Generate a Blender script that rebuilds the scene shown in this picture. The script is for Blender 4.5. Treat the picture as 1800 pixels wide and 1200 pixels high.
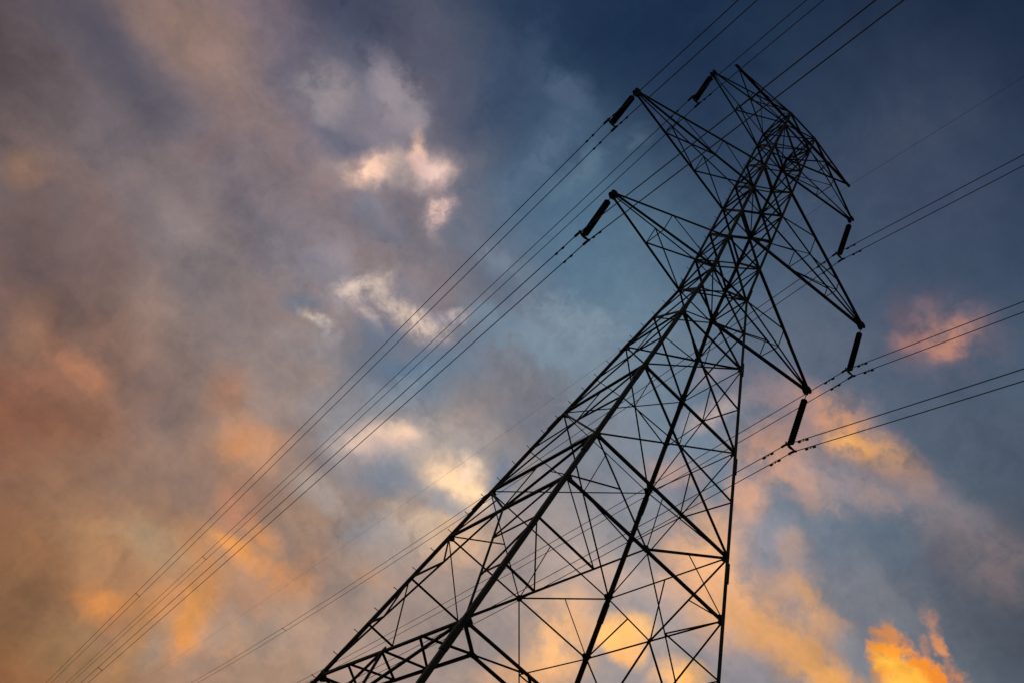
import bpy, bmesh, math
from mathutils import Vector, Matrix

for o in list(bpy.data.objects):
    bpy.data.objects.remove(o, do_unlink=True)
SC = bpy.context.scene
COL = SC.collection
BASE = 31.40                      # height of the tower's waist above the ground, metres

# ---------------------------------------------------------------- camera
cam_data = bpy.data.cameras.new('camera')
cam_data.sensor_width = 36.0
cam_data.lens = 32.262
cam_data.clip_start = 0.1
cam_data.clip_end = 20000.0
cam = bpy.data.objects.new('camera', cam_data)
COL.objects.link(cam)
R_RIGHT = Vector((0.716178, -0.556067, 0.421756))
R_DOWN = Vector((0.679745, 0.418753, -0.602157))
R_FWD = Vector((0.158229, 0.717938, 0.677885))
m3 = Matrix((R_RIGHT, -R_DOWN, -R_FWD)).transposed()
cam.matrix_world = Matrix.Translation((-10.4540, -21.4489, -29.8334 + BASE)) @ m3.to_4x4()
SC.camera = cam

# ---------------------------------------------------------------- exposure
SC.render.engine = 'CYCLES'
SC.view_settings.view_transform = 'Standard'
SC.view_settings.look = 'None'
SC.view_settings.exposure = 0.0
SC.view_settings.gamma = 1.0
SC.cycles.max_bounces = 2
SC.cycles.pixel_filter_type = 'BLACKMAN_HARRIS'

# ---------------------------------------------------------------- sky: Nishita air with evening clouds laid over it, all by compass direction
world = bpy.data.worlds.new('World')
SC.world = world
world.use_nodes = True
WN, WL = world.node_tree.nodes, world.node_tree.links
WN.clear()
def wnode(kind, **kw):
    n = WN.new(kind)
    for k, v in kw.items():
        setattr(n, k, v)
    return n
def wlink(a, b):
    WL.new(a, b)
def lin(c):
    return tuple((v / 255 / 12.92) if v / 255 <= 0.04045 else ((v / 255 + 0.055) / 1.055) ** 2.4 for v in c)
def wmath(op, a, b=None, c=None, clamp=False):
    n = wnode('ShaderNodeMath', operation=op, use_clamp=clamp)
    for i, v in enumerate((a, b, c)):
        if v is None:
            continue
        if hasattr(v, 'is_output'):
            wlink(v, n.inputs[i])
        else:
            n.inputs[i].default_value = v
    return n.outputs[0]

tc = wnode('ShaderNodeTexCoord')
DIR = tc.outputs['Generated']
def noise3(scale, detail, rough, vec=None, dist=0.0, dims='3D'):
    n = wnode('ShaderNodeTexNoise', noise_dimensions=dims)
    n.inputs['Scale'].default_value = scale
    n.inputs['Detail'].default_value = detail
    n.inputs['Roughness'].default_value = rough
    n.inputs['Distortion'].default_value = dist
    wlink(vec if vec is not None else DIR, n.inputs['Vector'])
    return n
def vmath(op, a, b, scale=None):
    n = wnode('ShaderNodeVectorMath', operation=op)
    for i, v in enumerate((a, b)):
        if v is None:
            continue
        if hasattr(v, 'is_output'):
            wlink(v, n.inputs[i])
        else:
            n.inputs[i].default_value = v
    if scale is not None:
        n.inputs['Scale'].default_value = scale
    return n.outputs[0]
# turbulence that frays the cloud outlines
def warped(scale, detail, amount):
    n = noise3(scale, detail, 0.6)
    off = vmath('SUBTRACT', n.outputs['Color'], (0.5, 0.5, 0.5))
    m = wnode('ShaderNodeMapping', vector_type='POINT')
    m.inputs['Location'].default_value = (1e-4, 1e-4, 1e-4)
    wlink(vmath('ADD', DIR, vmath('SCALE', off, None, amount)), m.inputs['Vector'])
    return m.outputs[0]
WARP = {'soft': warped(5.0, 5.0, 0.12), 'mid': warped(17.0, 6.0, 0.050), 'fine': warped(34.0, 6.0, 0.034)}
WARP['streak'] = WARP['soft']
# billow noise inside the clouds
NOISE = {}
for key, (sc, de, ro) in {'soft': (9.0, 8.0, 0.58), 'mid': (26.0, 8.0, 0.62), 'fine': (58.0, 8.0, 0.66)}.items():
    n = noise3(sc, de, ro, WARP[key if key != 'fine' else 'mid'])
    NOISE[key] = wmath('SUBTRACT', n.outputs['Fac'], 0.5)
# wind-drawn streaks in the high cloud sheet: noise stretched along one great-circle direction
sm = wnode('ShaderNodeMapping', vector_type='TEXTURE')
sm.inputs['Rotation'].default_value = (-0.9244, 0.0156, 0.2624)
sm.inputs['Scale'].default_value = (3.2, 0.8, 1.0)
wlink(WARP['soft'], sm.inputs['Vector'])
sn = noise3(7.0, 8.0, 0.58, sm.outputs[0])
NOISE['streak'] = wmath('SUBTRACT', sn.outputs['Fac'], 0.5)

# clear air: physical evening sky, tinted towards the deep blue of the photograph's hour
air = wnode('ShaderNodeTexSky', sky_type='NISHITA')
air.sun_disc = False
air.sun_elevation = math.radians(2.0)
air.sun_rotation = math.radians(-12.0)
air.air_density = 1.0
air.dust_density = 1.0
air.ozone_density = 2.0
sep = wnode('ShaderNodeSeparateXYZ')
wlink(DIR, sep.inputs[0])
ramp = wnode('ShaderNodeValToRGB')
ramp.color_ramp.interpolation = 'EASE'
for pos, col in ((0.0, (150, 125, 105)), (0.30, (148, 140, 140)), (0.50, (130, 139, 152)), (0.66, (98, 123, 145)), (0.78, (72, 94, 118)), (0.88, (44, 62, 88)), (0.95, (27, 43, 67)), (1.0, (22, 36, 58))):
    cr = ramp.color_ramp
    if pos in (0.0, 1.0):
        e = cr.elements[0 if pos == 0.0 else len(cr.elements) - 1]
    else:
        e = cr.elements.new(pos)
    e.color = (*lin(col), 1)
wlink(sep.outputs['Z'], ramp.inputs['Fac'])
mixair = wnode('ShaderNodeMix', data_type='RGBA', blend_type='MIX')
mixair.inputs[0].default_value = 0.9
airs = wnode('ShaderNodeMix', data_type='RGBA', blend_type='MULTIPLY')
airs.inputs[0].default_value = 1.0
wlink(air.outputs['Color'], airs.inputs[6])
airs.inputs[7].default_value = (0.10, 0.10, 0.10, 1)
wlink(airs.outputs[2], mixair.inputs[6])
wlink(ramp.outputs['Color'], mixair.inputs[7])
CUR = mixair.outputs[2]

# clouds: azimuth (from +y towards +x), elevation, roll, half length, half height (degrees), colour, cover, soft edge from, to, raggedness, billow
CLOUDS = [
    (47.25, 69.15, -19.3, 17.68, 11.49, (30,43,66), 0.75, 0.00, 1.20, 0.10, 'soft'),
    (-0.23, 61.56, 44.1, 13.91, 7.23, (23,43,72), 0.85, 0.00, 1.20, 0.15, 'soft'),
    (48.21, 61.11, -27.4, 12.49, 7.62, (52,65,88), 0.60, 0.00, 1.20, 0.15, 'soft'),
    (11.95, 48.07, -14.6, 14.84, 8.45, (84,115,138), 0.85, 0.00, 1.10, 0.12, 'soft'),
    (18.71, 40.65, 60.8, 16.27, 8.10, (116,138,156), 0.85, 0.00, 1.10, 0.12, 'soft'),
    (27.46, 39.11, 25.7, 10.32, 6.87, (128,141,155), 0.75, 0.00, 1.10, 0.12, 'soft'),
    (46.21, 39.23, -6.3, 9.58, 8.30, (106,120,136), 0.85, 0.00, 1.10, 0.12, 'soft'),
    (54.27, 43.64, 8.4, 8.90, 12.72, (74,80,94), 0.85, 0.00, 1.20, 0.15, 'soft'),
    (55.12, 36.33, 11.8, 6.83, 7.41, (68,72,80), 0.75, 0.00, 1.20, 0.12, 'soft'),
    (40.23, 57.65, 12.1, 9.09, 9.76, (72,84,106), 0.60, 0.00, 1.10, 0.12, 'soft'),
    (35.53, 49.28, 18.5, 10.69, 5.42, (98,104,120), 0.60, 0.00, 1.10, 0.20, 'soft'),
    (-19.44, 33.75, 13.5, 20.09, 17.71, (112,100,108), 1.00, 0.00, 0.50, 0.35, 'streak'),
    (-7.04, 30.84, 47.0, 16.41, 17.40, (124,114,120), 1.00, 0.00, 0.60, 0.30, 'soft'),
    (-17.34, 44.02, 5.6, 10.14, 4.95, (132,114,122), 0.80, 0.00, 1.00, 0.50, 'streak'),
    (1.25, 26.63, 40.4, 19.96, 14.05, (148,124,112), 0.95, 0.00, 0.80, 0.35, 'soft'),
    (7.86, 27.86, 21.7, 17.61, 11.04, (152,142,142), 0.85, 0.00, 0.90, 0.35, 'soft'),
    (2.19, 16.67, 37.0, 18.62, 11.59, (168,122,88), 0.90, 0.00, 0.80, 0.30, 'soft'),
    (17.38, 24.07, 31.2, 16.00, 7.67, (162,142,132), 0.85, 0.00, 0.90, 0.30, 'soft'),
    (32.49, 31.14, 33.7, 13.99, 7.91, (158,146,144), 0.75, 0.00, 0.90, 0.30, 'soft'),
    (-20.34, 28.00, 56.9, 5.65, 15.79, (94,80,80), 0.80, 0.00, 1.20, 0.30, 'soft'),
    (-27.84, 32.68, 65.0, 6.84, 6.86, (76,68,72), 0.90, 0.00, 1.20, 0.25, 'soft'),
    (-8.98, 21.46, 23.7, 8.60, 10.12, (132,94,76), 0.85, 0.00, 1.10, 0.35, 'soft'),
    (-9.72, 19.87, 45.6, 6.22, 7.40, (120,73,56), 0.68, 0.00, 1.20, 0.25, 'soft'),
    (-2.82, 15.18, 39.2, 7.07, 8.97, (146,104,76), 0.85, 0.00, 1.20, 0.25, 'soft'),
    (-1.09, 12.06, 37.0, 3.43, 6.32, (128,92,58), 0.70, 0.00, 1.20, 0.25, 'soft'),
    (0.99, 10.77, 35.4, 5.81, 2.54, (150,96,60), 0.70, 0.00, 1.20, 0.25, 'soft'),
    (8.29, 37.71, 69.7, 7.38, 2.83, (106,129,150), 0.90, 0.00, 1.00, 0.40, 'mid'),
    (7.00, 47.77, -1.0, 5.28, 8.09, (76,103,130), 0.55, 0.00, 1.10, 0.40, 'mid'),
    (-2.57, 52.90, 46.3, 4.82, 7.34, (50,68,96), 0.60, 0.00, 1.10, 0.40, 'mid'),
    (-25.76, 37.59, 8.5, 4.62, 3.08, (64,68,88), 0.50, 0.00, 1.10, 0.40, 'streak'),
    (-21.97, 36.91, -5.2, 3.76, 1.86, (72,76,92), 0.44, 0.00, 1.10, 0.40, 'streak'),
    (-16.54, 49.62, -3.5, 6.81, 3.98, (54,62,88), 0.90, 0.00, 1.10, 0.40, 'soft'),
    (-15.90, 44.45, 56.6, 2.59, 2.56, (92,90,106), 0.70, 0.00, 1.10, 0.40, 'soft'),
    (-18.39, 35.69, 2.9, 4.45, 1.91, (92,88,96), 0.39, 0.00, 1.10, 0.50, 'streak'),
    (-22.42, 41.32, 8.1, 5.48, 2.56, (134,110,100), 0.95, 0.00, 1.10, 0.50, 'streak'),
    (-21.98, 41.28, 7.7, 2.03, 1.47, (140,114,98), 0.70, 0.00, 1.20, 0.50, 'soft'),
    (-15.62, 41.86, 3.6, 7.47, 2.19, (138,118,116), 0.90, 0.00, 1.10, 0.55, 'streak'),
    (-20.41, 29.69, -18.9, 1.00, 1.43, (160,120,88), 0.45, 0.00, 1.10, 0.50, 'mid'),
    (-16.99, 30.66, 0.0, 5.02, 1.67, (124,104,102), 0.75, 0.00, 1.20, 0.50, 'streak'),
    (-15.73, 38.31, 85.2, 2.93, 1.25, (130,110,110), 0.70, 0.00, 1.20, 0.50, 'mid'),
    (-13.56, 34.07, 1.6, 7.45, 2.47, (118,106,108), 0.80, 0.00, 1.20, 0.50, 'streak'),
    (-14.22, 27.55, 18.4, 4.35, 4.08, (102,86,86), 0.50, 0.00, 1.10, 0.40, 'streak'),
    (-10.18, 32.86, -2.8, 4.16, 1.96, (106,98,104), 0.39, 0.00, 1.10, 0.50, 'streak'),
    (-5.81, 32.93, -15.0, 6.67, 3.95, (120,112,116), 0.70, 0.00, 1.10, 0.50, 'streak'),
    (-5.83, 38.43, 6.5, 4.34, 3.09, (142,130,136), 0.80, 0.00, 1.10, 0.55, 'mid'),
    (-10.89, 34.22, 3.2, 3.81, 1.45, (136,124,126), 0.70, 0.00, 1.10, 0.50, 'streak'),
    (-6.67, 37.55, 17.1, 0.86, 0.75, (156,142,146), 0.70, 0.00, 1.00, 0.40, 'mid'),
    (-3.70, 38.70, 46.1, 2.03, 1.17, (150,138,146), 0.60, 0.00, 1.10, 0.60, 'mid'),
    (-13.24, 24.39, -13.6, 1.82, 1.61, (156,118,96), 0.80, 0.00, 1.10, 0.50, 'soft'),
    (-9.07, 24.82, -0.6, 2.34, 1.10, (184,126,94), 0.85, 0.00, 1.10, 0.55, 'mid'),
    (-10.33, 26.45, 48.3, 1.47, 1.29, (148,114,100), 0.60, 0.00, 1.10, 0.50, 'soft'),
    (-9.69, 22.82, 14.1, 1.76, 1.22, (160,112,90), 0.60, 0.00, 1.10, 0.50, 'mid'),
    (-4.96, 26.05, -6.9, 4.20, 1.56, (150,120,108), 0.70, 0.00, 1.10, 0.50, 'streak'),
    (-5.04, 27.84, -6.5, 3.59, 2.23, (116,104,104), 0.33, 0.00, 1.10, 0.50, 'streak'),
    (-1.62, 29.33, 22.2, 1.44, 2.01, (172,124,98), 0.75, 0.00, 1.10, 0.55, 'mid'),
    (1.41, 27.19, 10.0, 1.72, 1.97, (204,142,98), 0.85, 0.00, 1.10, 0.60, 'mid'),
    (2.96, 28.35, 9.5, 1.21, 1.46, (200,146,112), 0.80, 0.00, 1.10, 0.60, 'mid'),
    (0.12, 24.45, 0.3, 3.93, 1.89, (142,118,110), 0.60, 0.00, 1.10, 0.50, 'streak'),
    (-3.18, 25.76, 2.0, 1.94, 1.90, (128,112,108), 0.60, 0.00, 1.10, 0.50, 'streak'),
    (-1.67, 21.75, 30.3, 4.56, 2.54, (140,116,102), 0.70, 0.00, 1.10, 0.50, 'soft'),
    (1.34, 23.26, 19.1, 4.79, 1.91, (128,112,106), 0.60, 0.00, 1.10, 0.50, 'soft'),
    (-2.62, 19.31, -17.9, 3.17, 2.28, (158,122,98), 0.60, 0.00, 1.10, 0.50, 'mid'),
    (-0.76, 18.35, -9.5, 2.84, 1.43, (170,134,98), 0.60, 0.00, 1.10, 0.55, 'mid'),
    (1.83, 16.40, 17.1, 1.87, 1.28, (222,141,74), 0.95, 0.05, 1.00, 0.60, 'mid'),
    (1.73, 16.71, 27.0, 0.89, 0.72, (228,147,78), 0.70, 0.05, 1.00, 0.60, 'mid'),
    (6.03, 18.60, 6.7, 2.49, 2.61, (224,147,78), 1.00, 0.05, 0.85, 0.65, 'mid'),
    (6.00, 19.34, 35.8, 1.23, 1.88, (238,159,76), 0.85, 0.05, 1.00, 0.70, 'mid'),
    (4.80, 20.86, 79.4, 1.39, 1.96, (206,141,94), 0.80, 0.05, 1.00, 0.65, 'mid'),
    (6.12, 23.06, -4.1, 2.19, 0.75, (240,161,86), 1.00, 0.05, 0.85, 0.65, 'mid'),
    (6.45, 24.51, 67.9, 0.83, 1.48, (226,153,92), 0.90, 0.05, 1.00, 0.65, 'mid'),
    (8.88, 23.02, 10.9, 3.19, 1.20, (214,147,98), 0.85, 0.05, 1.00, 0.65, 'mid'),
    (10.27, 24.90, 5.7, 1.55, 1.61, (206,143,106), 0.60, 0.05, 1.00, 0.65, 'mid'),
    (9.10, 18.00, -3.5, 1.10, 1.35, (220,145,92), 0.85, 0.05, 1.00, 0.65, 'mid'),
    (8.62, 18.80, 34.4, 0.62, 1.24, (216,147,94), 0.60, 0.05, 1.00, 0.65, 'mid'),
    (4.84, 15.19, 78.9, 2.76, 1.56, (186,138,92), 0.70, 0.05, 1.00, 0.60, 'mid'),
    (4.81, 19.68, 16.7, 8.24, 5.19, (192,136,90), 0.62, 0.00, 1.20, 0.60, 'mid'),
    (1.57, 13.63, -10.5, 2.14, 2.38, (164,128,88), 0.60, 0.05, 1.10, 0.50, 'mid'),
    (4.06, 25.25, -10.7, 1.81, 1.79, (196,133,102), 0.75, 0.05, 1.00, 0.65, 'mid'),
    (1.68, 20.21, 8.5, 2.85, 1.51, (170,150,122), 0.65, 0.00, 1.00, 0.60, 'mid'),
    (8.10, 20.36, 25.2, 1.47, 2.18, (160,148,140), 0.65, 0.00, 1.10, 0.50, 'soft'),
    (5.26, 16.94, 6.7, 0.94, 2.02, (150,138,128), 0.60, 0.00, 1.10, 0.50, 'soft'),
    (10.55, 20.03, 54.0, 2.78, 1.61, (164,146,130), 0.60, 0.00, 1.10, 0.50, 'soft'),
    (7.92, 28.33, 16.8, 2.38, 1.14, (182,166,156), 0.80, 0.00, 1.00, 0.65, 'mid'),
    (8.35, 26.52, 16.4, 2.02, 0.99, (190,150,122), 0.60, 0.00, 1.00, 0.65, 'mid'),
    (7.77, 31.22, 27.2, 1.72, 2.75, (122,134,150), 0.70, 0.00, 1.10, 0.50, 'soft'),
    (4.06, 33.15, 60.2, 2.39, 1.39, (140,142,152), 0.60, 0.00, 1.10, 0.60, 'mid'),
    (-9.76, 46.51, 6.2, 6.56, 5.11, (98,102,120), 0.85, 0.00, 0.95, 0.60, 'mid'),
    (-11.02, 45.93, 32.7, 0.99, 2.01, (92,96,116), 0.60, 0.00, 1.00, 0.50, 'mid'),
    (-13.43, 45.58, 34.6, 1.94, 1.79, (150,140,144), 0.95, 0.00, 0.95, 0.65, 'mid'),
    (-12.32, 45.81, 13.1, 1.93, 1.35, (140,132,140), 0.70, 0.00, 1.00, 0.60, 'mid'),
    (-9.75, 48.93, -10.9, 2.61, 1.63, (142,134,144), 0.95, 0.00, 0.85, 0.60, 'mid'),
    (-8.31, 48.79, 65.3, 1.37, 1.65, (146,138,146), 0.80, 0.00, 0.90, 0.55, 'mid'),
    (-8.60, 46.71, 10.5, 1.99, 1.23, (132,124,136), 0.80, 0.00, 1.00, 0.60, 'mid'),
    (-5.00, 45.83, 51.9, 4.06, 1.36, (164,148,146), 0.95, 0.00, 0.85, 0.60, 'mid'),
    (-6.65, 44.67, 66.8, 1.72, 1.14, (236,194,172), 0.86, 0.00, 1.12, 0.60, 'mid'),
    (-6.64, 45.04, 66.8, 1.17, 0.81, (242,202,180), 0.69, 0.00, 1.12, 0.60, 'mid'),
    (-4.77, 47.53, 42.9, 0.65, 1.22, (240,196,174), 0.86, 0.00, 1.12, 0.55, 'mid'),
    (-3.52, 47.34, 16.9, 1.03, 0.83, (196,166,168), 0.73, 0.00, 0.98, 0.60, 'mid'),
    (-2.24, 47.60, 60.6, 1.32, 0.82, (222,190,182), 0.86, 0.00, 1.12, 0.55, 'mid'),
    (0.29, 45.97, 29.9, 1.04, 1.60, (206,176,174), 0.73, 0.00, 1.12, 0.80, 'fine'),
    (0.18, 45.90, 30.0, 0.56, 1.04, (226,190,176), 0.59, 0.00, 1.12, 0.80, 'fine'),
    (0.43, 45.97, 33.8, 0.28, 0.56, (140,126,134), 0.59, 0.00, 1.25, 0.70, 'fine'),
    (-0.83, 43.36, 24.4, 4.50, 2.10, (108,112,128), 0.70, 0.00, 1.10, 0.50, 'mid'),
    (-3.83, 43.35, 26.6, 2.05, 1.04, (126,126,140), 0.60, 0.00, 1.10, 0.60, 'mid'),
    (0.66, 39.11, 17.6, 6.56, 2.80, (140,134,144), 0.85, 0.00, 1.00, 0.70, 'mid'),
    (0.20, 39.50, 63.5, 2.22, 1.04, (214,192,180), 0.81, 0.00, 1.22, 0.80, 'fine'),
    (-0.39, 38.73, 73.9, 1.04, 0.55, (224,202,184), 0.64, 0.00, 1.22, 0.80, 'fine'),
    (2.93, 39.76, -3.9, 1.96, 0.77, (222,198,184), 0.77, 0.00, 1.22, 0.80, 'fine'),
    (5.43, 40.10, 1.5, 2.11, 0.85, (234,206,188), 0.81, 0.00, 1.22, 0.80, 'fine'),
    (4.92, 40.14, 1.9, 1.05, 0.56, (244,214,192), 0.64, 0.00, 1.22, 0.80, 'fine'),
    (7.13, 41.42, 50.6, 1.77, 0.57, (210,192,192), 0.77, 0.00, 1.22, 0.80, 'fine'),
    (-1.03, 36.12, 11.1, 1.16, 0.48, (226,206,188), 0.81, 0.00, 1.22, 0.80, 'fine'),
    (0.68, 36.04, 62.9, 0.69, 1.25, (196,182,180), 0.72, 0.00, 1.22, 0.80, 'fine'),
    (2.51, 38.29, 1.2, 1.53, 0.49, (206,184,178), 0.72, 0.00, 1.22, 0.80, 'fine'),
    (5.84, 37.07, 19.0, 4.20, 1.90, (94,118,142), 0.80, 0.00, 1.10, 0.50, 'soft'),
    (3.40, 37.74, 20.7, 1.74, 1.05, (98,116,138), 0.60, 0.00, 1.00, 0.60, 'mid'),
    (-2.22, 36.15, 24.1, 1.21, 0.69, (104,116,134), 0.85, 0.00, 1.00, 0.50, 'mid'),
    (0.79, 34.94, 21.9, 2.73, 1.18, (146,142,148), 0.60, 0.00, 1.00, 0.60, 'mid'),
    (12.67, 33.79, 9.8, 6.31, 3.47, (168,158,154), 0.95, 0.00, 0.85, 0.65, 'mid'),
    (8.77, 32.82, 44.9, 2.83, 1.25, (218,188,172), 1.00, 0.00, 0.98, 0.60, 'mid'),
    (9.42, 33.82, 31.5, 1.18, 0.70, (240,204,178), 1.00, 0.00, 0.98, 0.55, 'mid'),
    (9.76, 30.99, 36.0, 1.92, 1.58, (132,138,152), 0.80, 0.00, 1.00, 0.50, 'mid'),
    (11.36, 31.75, 35.1, 1.73, 1.24, (140,144,154), 0.70, 0.00, 1.00, 0.60, 'mid'),
    (14.97, 33.48, 11.4, 2.52, 1.45, (252,212,170), 1.00, 0.00, 0.98, 0.50, 'mid'),
    (16.30, 33.37, 4.8, 1.54, 0.90, (255,218,174), 1.00, 0.00, 0.98, 0.45, 'mid'),
    (15.35, 34.52, 3.3, 0.77, 1.04, (246,214,184), 1.00, 0.00, 0.98, 0.45, 'mid'),
    (18.06, 35.01, 11.7, 1.05, 2.43, (122,134,152), 0.80, 0.00, 0.90, 0.30, 'mid'),
    (14.65, 30.15, 18.4, 2.77, 1.35, (206,178,152), 0.95, 0.00, 1.00, 0.70, 'mid'),
    (18.01, 30.77, 2.1, 1.94, 1.83, (210,172,140), 0.85, 0.00, 1.00, 0.60, 'mid'),
    (15.11, 32.04, 23.1, 2.09, 0.69, (140,144,154), 0.70, 0.00, 1.00, 0.50, 'mid'),
    (12.37, 28.21, 34.2, 3.06, 1.68, (160,156,158), 0.70, 0.00, 1.00, 0.60, 'mid'),
    (12.13, 25.65, 34.0, 2.68, 1.65, (172,150,136), 0.60, 0.00, 1.00, 0.60, 'mid'),
    (0.77, 55.32, -15.2, 4.37, 2.04, (62,80,106), 0.80, 0.00, 1.00, 1.00, 'mid'),
    (1.73, 56.74, 13.8, 1.70, 0.99, (74,92,118), 0.80, 0.00, 1.00, 0.90, 'mid'),
    (3.66, 53.00, 80.9, 4.12, 1.24, (74,96,120), 0.80, 0.00, 1.00, 1.00, 'mid'),
    (8.66, 54.33, 72.3, 4.10, 0.90, (88,112,132), 0.80, 0.00, 1.00, 1.00, 'mid'),
    (7.48, 46.23, 18.6, 2.47, 1.06, (116,130,146), 0.70, 0.00, 1.00, 1.00, 'mid'),
    (15.12, 43.58, 13.2, 4.61, 1.99, (124,142,158), 0.90, 0.00, 1.00, 0.90, 'mid'),
    (9.58, 43.14, 7.0, 2.13, 1.21, (112,132,152), 0.70, 0.00, 1.00, 0.90, 'mid'),
    (22.60, 53.76, 26.8, 3.39, 2.07, (70,94,118), 0.50, 0.00, 1.10, 0.50, 'soft'),
    (30.33, 44.70, 47.3, 1.91, 0.82, (204,178,170), 0.90, 0.00, 1.00, 0.60, 'mid'),
    (28.71, 46.78, 44.1, 1.36, 0.62, (150,140,150), 0.60, 0.00, 1.00, 0.60, 'mid'),
    (38.24, 46.67, -8.9, 4.79, 2.01, (172,140,136), 0.80, 0.00, 1.00, 0.70, 'mid'),
    (36.44, 43.59, -11.8, 3.23, 1.83, (204,150,122), 0.90, 0.00, 1.00, 0.75, 'mid'),
    (40.07, 46.88, -26.1, 2.29, 1.32, (226,158,104), 0.81, 0.00, 1.25, 0.70, 'mid'),
    (43.26, 45.67, -9.2, 3.20, 1.41, (240,170,98), 0.85, 0.00, 1.25, 0.70, 'mid'),
    (41.41, 45.76, -5.7, 1.36, 0.53, (250,182,100), 0.59, 0.05, 1.25, 0.80, 'mid'),
    (38.52, 43.05, -13.2, 1.40, 1.01, (226,162,116), 0.85, 0.00, 1.00, 0.70, 'mid'),
    (47.29, 44.29, -41.9, 1.68, 0.75, (190,146,120), 0.65, 0.00, 1.00, 0.70, 'mid'),
    (41.79, 43.28, 0.4, 4.63, 1.52, (162,146,148), 0.80, 0.00, 1.00, 0.65, 'mid'),
    (46.83, 52.74, -7.4, 3.06, 2.56, (146,114,118), 0.77, 0.00, 1.20, 0.80, 'mid'),
    (47.70, 52.75, 8.4, 1.62, 1.28, (210,144,114), 0.81, 0.00, 1.20, 0.80, 'mid'),
    (46.81, 51.92, -12.4, 1.18, 0.96, (200,138,114), 0.59, 0.00, 1.20, 0.80, 'mid'),
    (44.54, 52.16, 11.0, 1.32, 0.65, (176,126,116), 0.60, 0.00, 1.00, 0.70, 'mid'),
    (48.98, 42.95, -32.3, 3.74, 1.89, (138,126,132), 0.60, 0.00, 1.00, 0.65, 'mid'),
    (51.92, 41.20, -22.8, 2.98, 2.48, (122,112,116), 0.70, 0.00, 1.00, 0.65, 'mid'),
    (53.80, 40.55, 10.3, 1.35, 2.09, (132,114,114), 0.60, 0.00, 1.00, 0.65, 'mid'),
    (35.18, 40.64, 21.0, 1.32, 1.81, (226,168,134), 0.75, 0.00, 1.00, 0.60, 'mid'),
    (40.04, 38.26, -44.6, 2.06, 1.31, (176,152,144), 0.70, 0.00, 1.00, 0.65, 'mid'),
    (39.52, 39.14, -23.2, 0.93, 0.66, (196,160,142), 0.60, 0.00, 1.00, 0.65, 'mid'),
    (41.66, 36.78, -26.1, 1.80, 0.78, (240,176,112), 0.65, 0.00, 1.20, 0.80, 'mid'),
    (34.00, 36.26, 12.6, 2.96, 3.65, (240,182,136), 0.95, 0.00, 0.95, 0.55, 'mid'),
    (37.25, 34.54, 1.0, 3.15, 2.61, (230,172,126), 0.85, 0.00, 1.00, 0.60, 'mid'),
    (40.26, 33.96, -11.0, 4.23, 1.62, (222,164,112), 0.90, 0.00, 1.00, 0.65, 'mid'),
    (42.46, 32.98, -17.5, 3.20, 1.60, (224,162,104), 0.90, 0.00, 1.00, 0.65, 'mid'),
    (44.41, 32.59, -2.2, 2.31, 0.99, (234,168,98), 0.85, 0.00, 1.00, 0.60, 'mid'),
    (37.25, 38.34, -0.2, 1.59, 2.00, (142,142,156), 0.70, 0.00, 1.00, 0.50, 'mid'),
    (41.61, 39.84, 17.5, 1.56, 2.26, (124,132,146), 0.70, 0.00, 1.00, 0.50, 'mid'),
    (38.06, 31.27, 21.6, 2.86, 1.36, (146,140,146), 0.80, 0.00, 1.00, 0.50, 'mid'),
    (30.49, 30.52, 25.1, 1.60, 1.09, (254,192,116), 1.00, 0.00, 0.75, 0.50, 'mid'),
    (31.02, 29.86, 15.4, 1.32, 0.90, (248,182,114), 0.90, 0.00, 0.90, 0.50, 'mid'),
    (26.41, 28.96, 7.9, 2.34, 2.93, (236,180,126), 0.90, 0.00, 1.00, 0.55, 'mid'),
    (27.04, 27.45, 26.9, 2.01, 1.27, (246,186,122), 0.70, 0.00, 1.00, 0.55, 'mid'),
    (35.08, 29.65, 23.2, 1.68, 0.99, (250,186,114), 1.00, 0.00, 0.80, 0.50, 'mid'),
    (25.94, 26.06, 27.5, 3.67, 1.38, (222,168,122), 0.80, 0.00, 1.00, 0.55, 'mid'),
    (27.59, 33.14, 6.6, 2.70, 1.34, (196,166,150), 0.60, 0.00, 1.00, 0.60, 'mid'),
    (29.12, 40.47, 24.6, 2.05, 1.03, (206,160,140), 0.60, 0.00, 1.00, 0.60, 'mid'),
    (46.53, 36.05, 45.2, 0.69, 0.57, (206,136,84), 0.95, 0.05, 0.90, 0.80, 'fine'),
    (47.39, 35.75, 35.5, 0.49, 1.16, (206,134,78), 0.90, 0.05, 0.90, 0.80, 'fine'),
    (49.89, 36.39, 24.5, 0.52, 1.51, (176,126,104), 0.85, 0.05, 0.95, 0.90, 'fine'),
    (50.33, 35.73, 29.4, 0.47, 0.91, (208,138,90), 0.85, 0.05, 0.95, 0.90, 'fine'),
    (49.20, 35.64, 25.1, 0.35, 0.87, (166,122,104), 0.70, 0.05, 1.00, 0.90, 'fine'),
    (49.41, 33.48, -26.0, 2.65, 1.23, (248,150,50), 1.00, 0.08, 0.50, 0.80, 'fine'),
    (47.29, 34.43, -40.7, 1.22, 0.87, (250,156,54), 1.00, 0.08, 0.50, 0.80, 'fine'),
    (48.66, 33.85, -25.6, 2.15, 0.62, (255,194,76), 0.75, 0.00, 0.90, 0.60, 'mid'),
    (46.91, 34.58, -26.9, 0.67, 0.63, (255,198,84), 0.88, 0.00, 1.00, 0.60, 'mid'),
    (47.95, 33.37, -15.7, 0.98, 0.49, (255,206,96), 0.77, 0.00, 1.00, 0.70, 'mid'),
    (46.56, 33.48, 30.7, 0.30, 0.86, (200,128,66), 0.60, 0.00, 1.00, 0.80, 'fine'),
    (51.34, 34.60, -18.8, 0.68, 0.42, (206,130,76), 0.60, 0.00, 1.00, 0.80, 'fine'),
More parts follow.
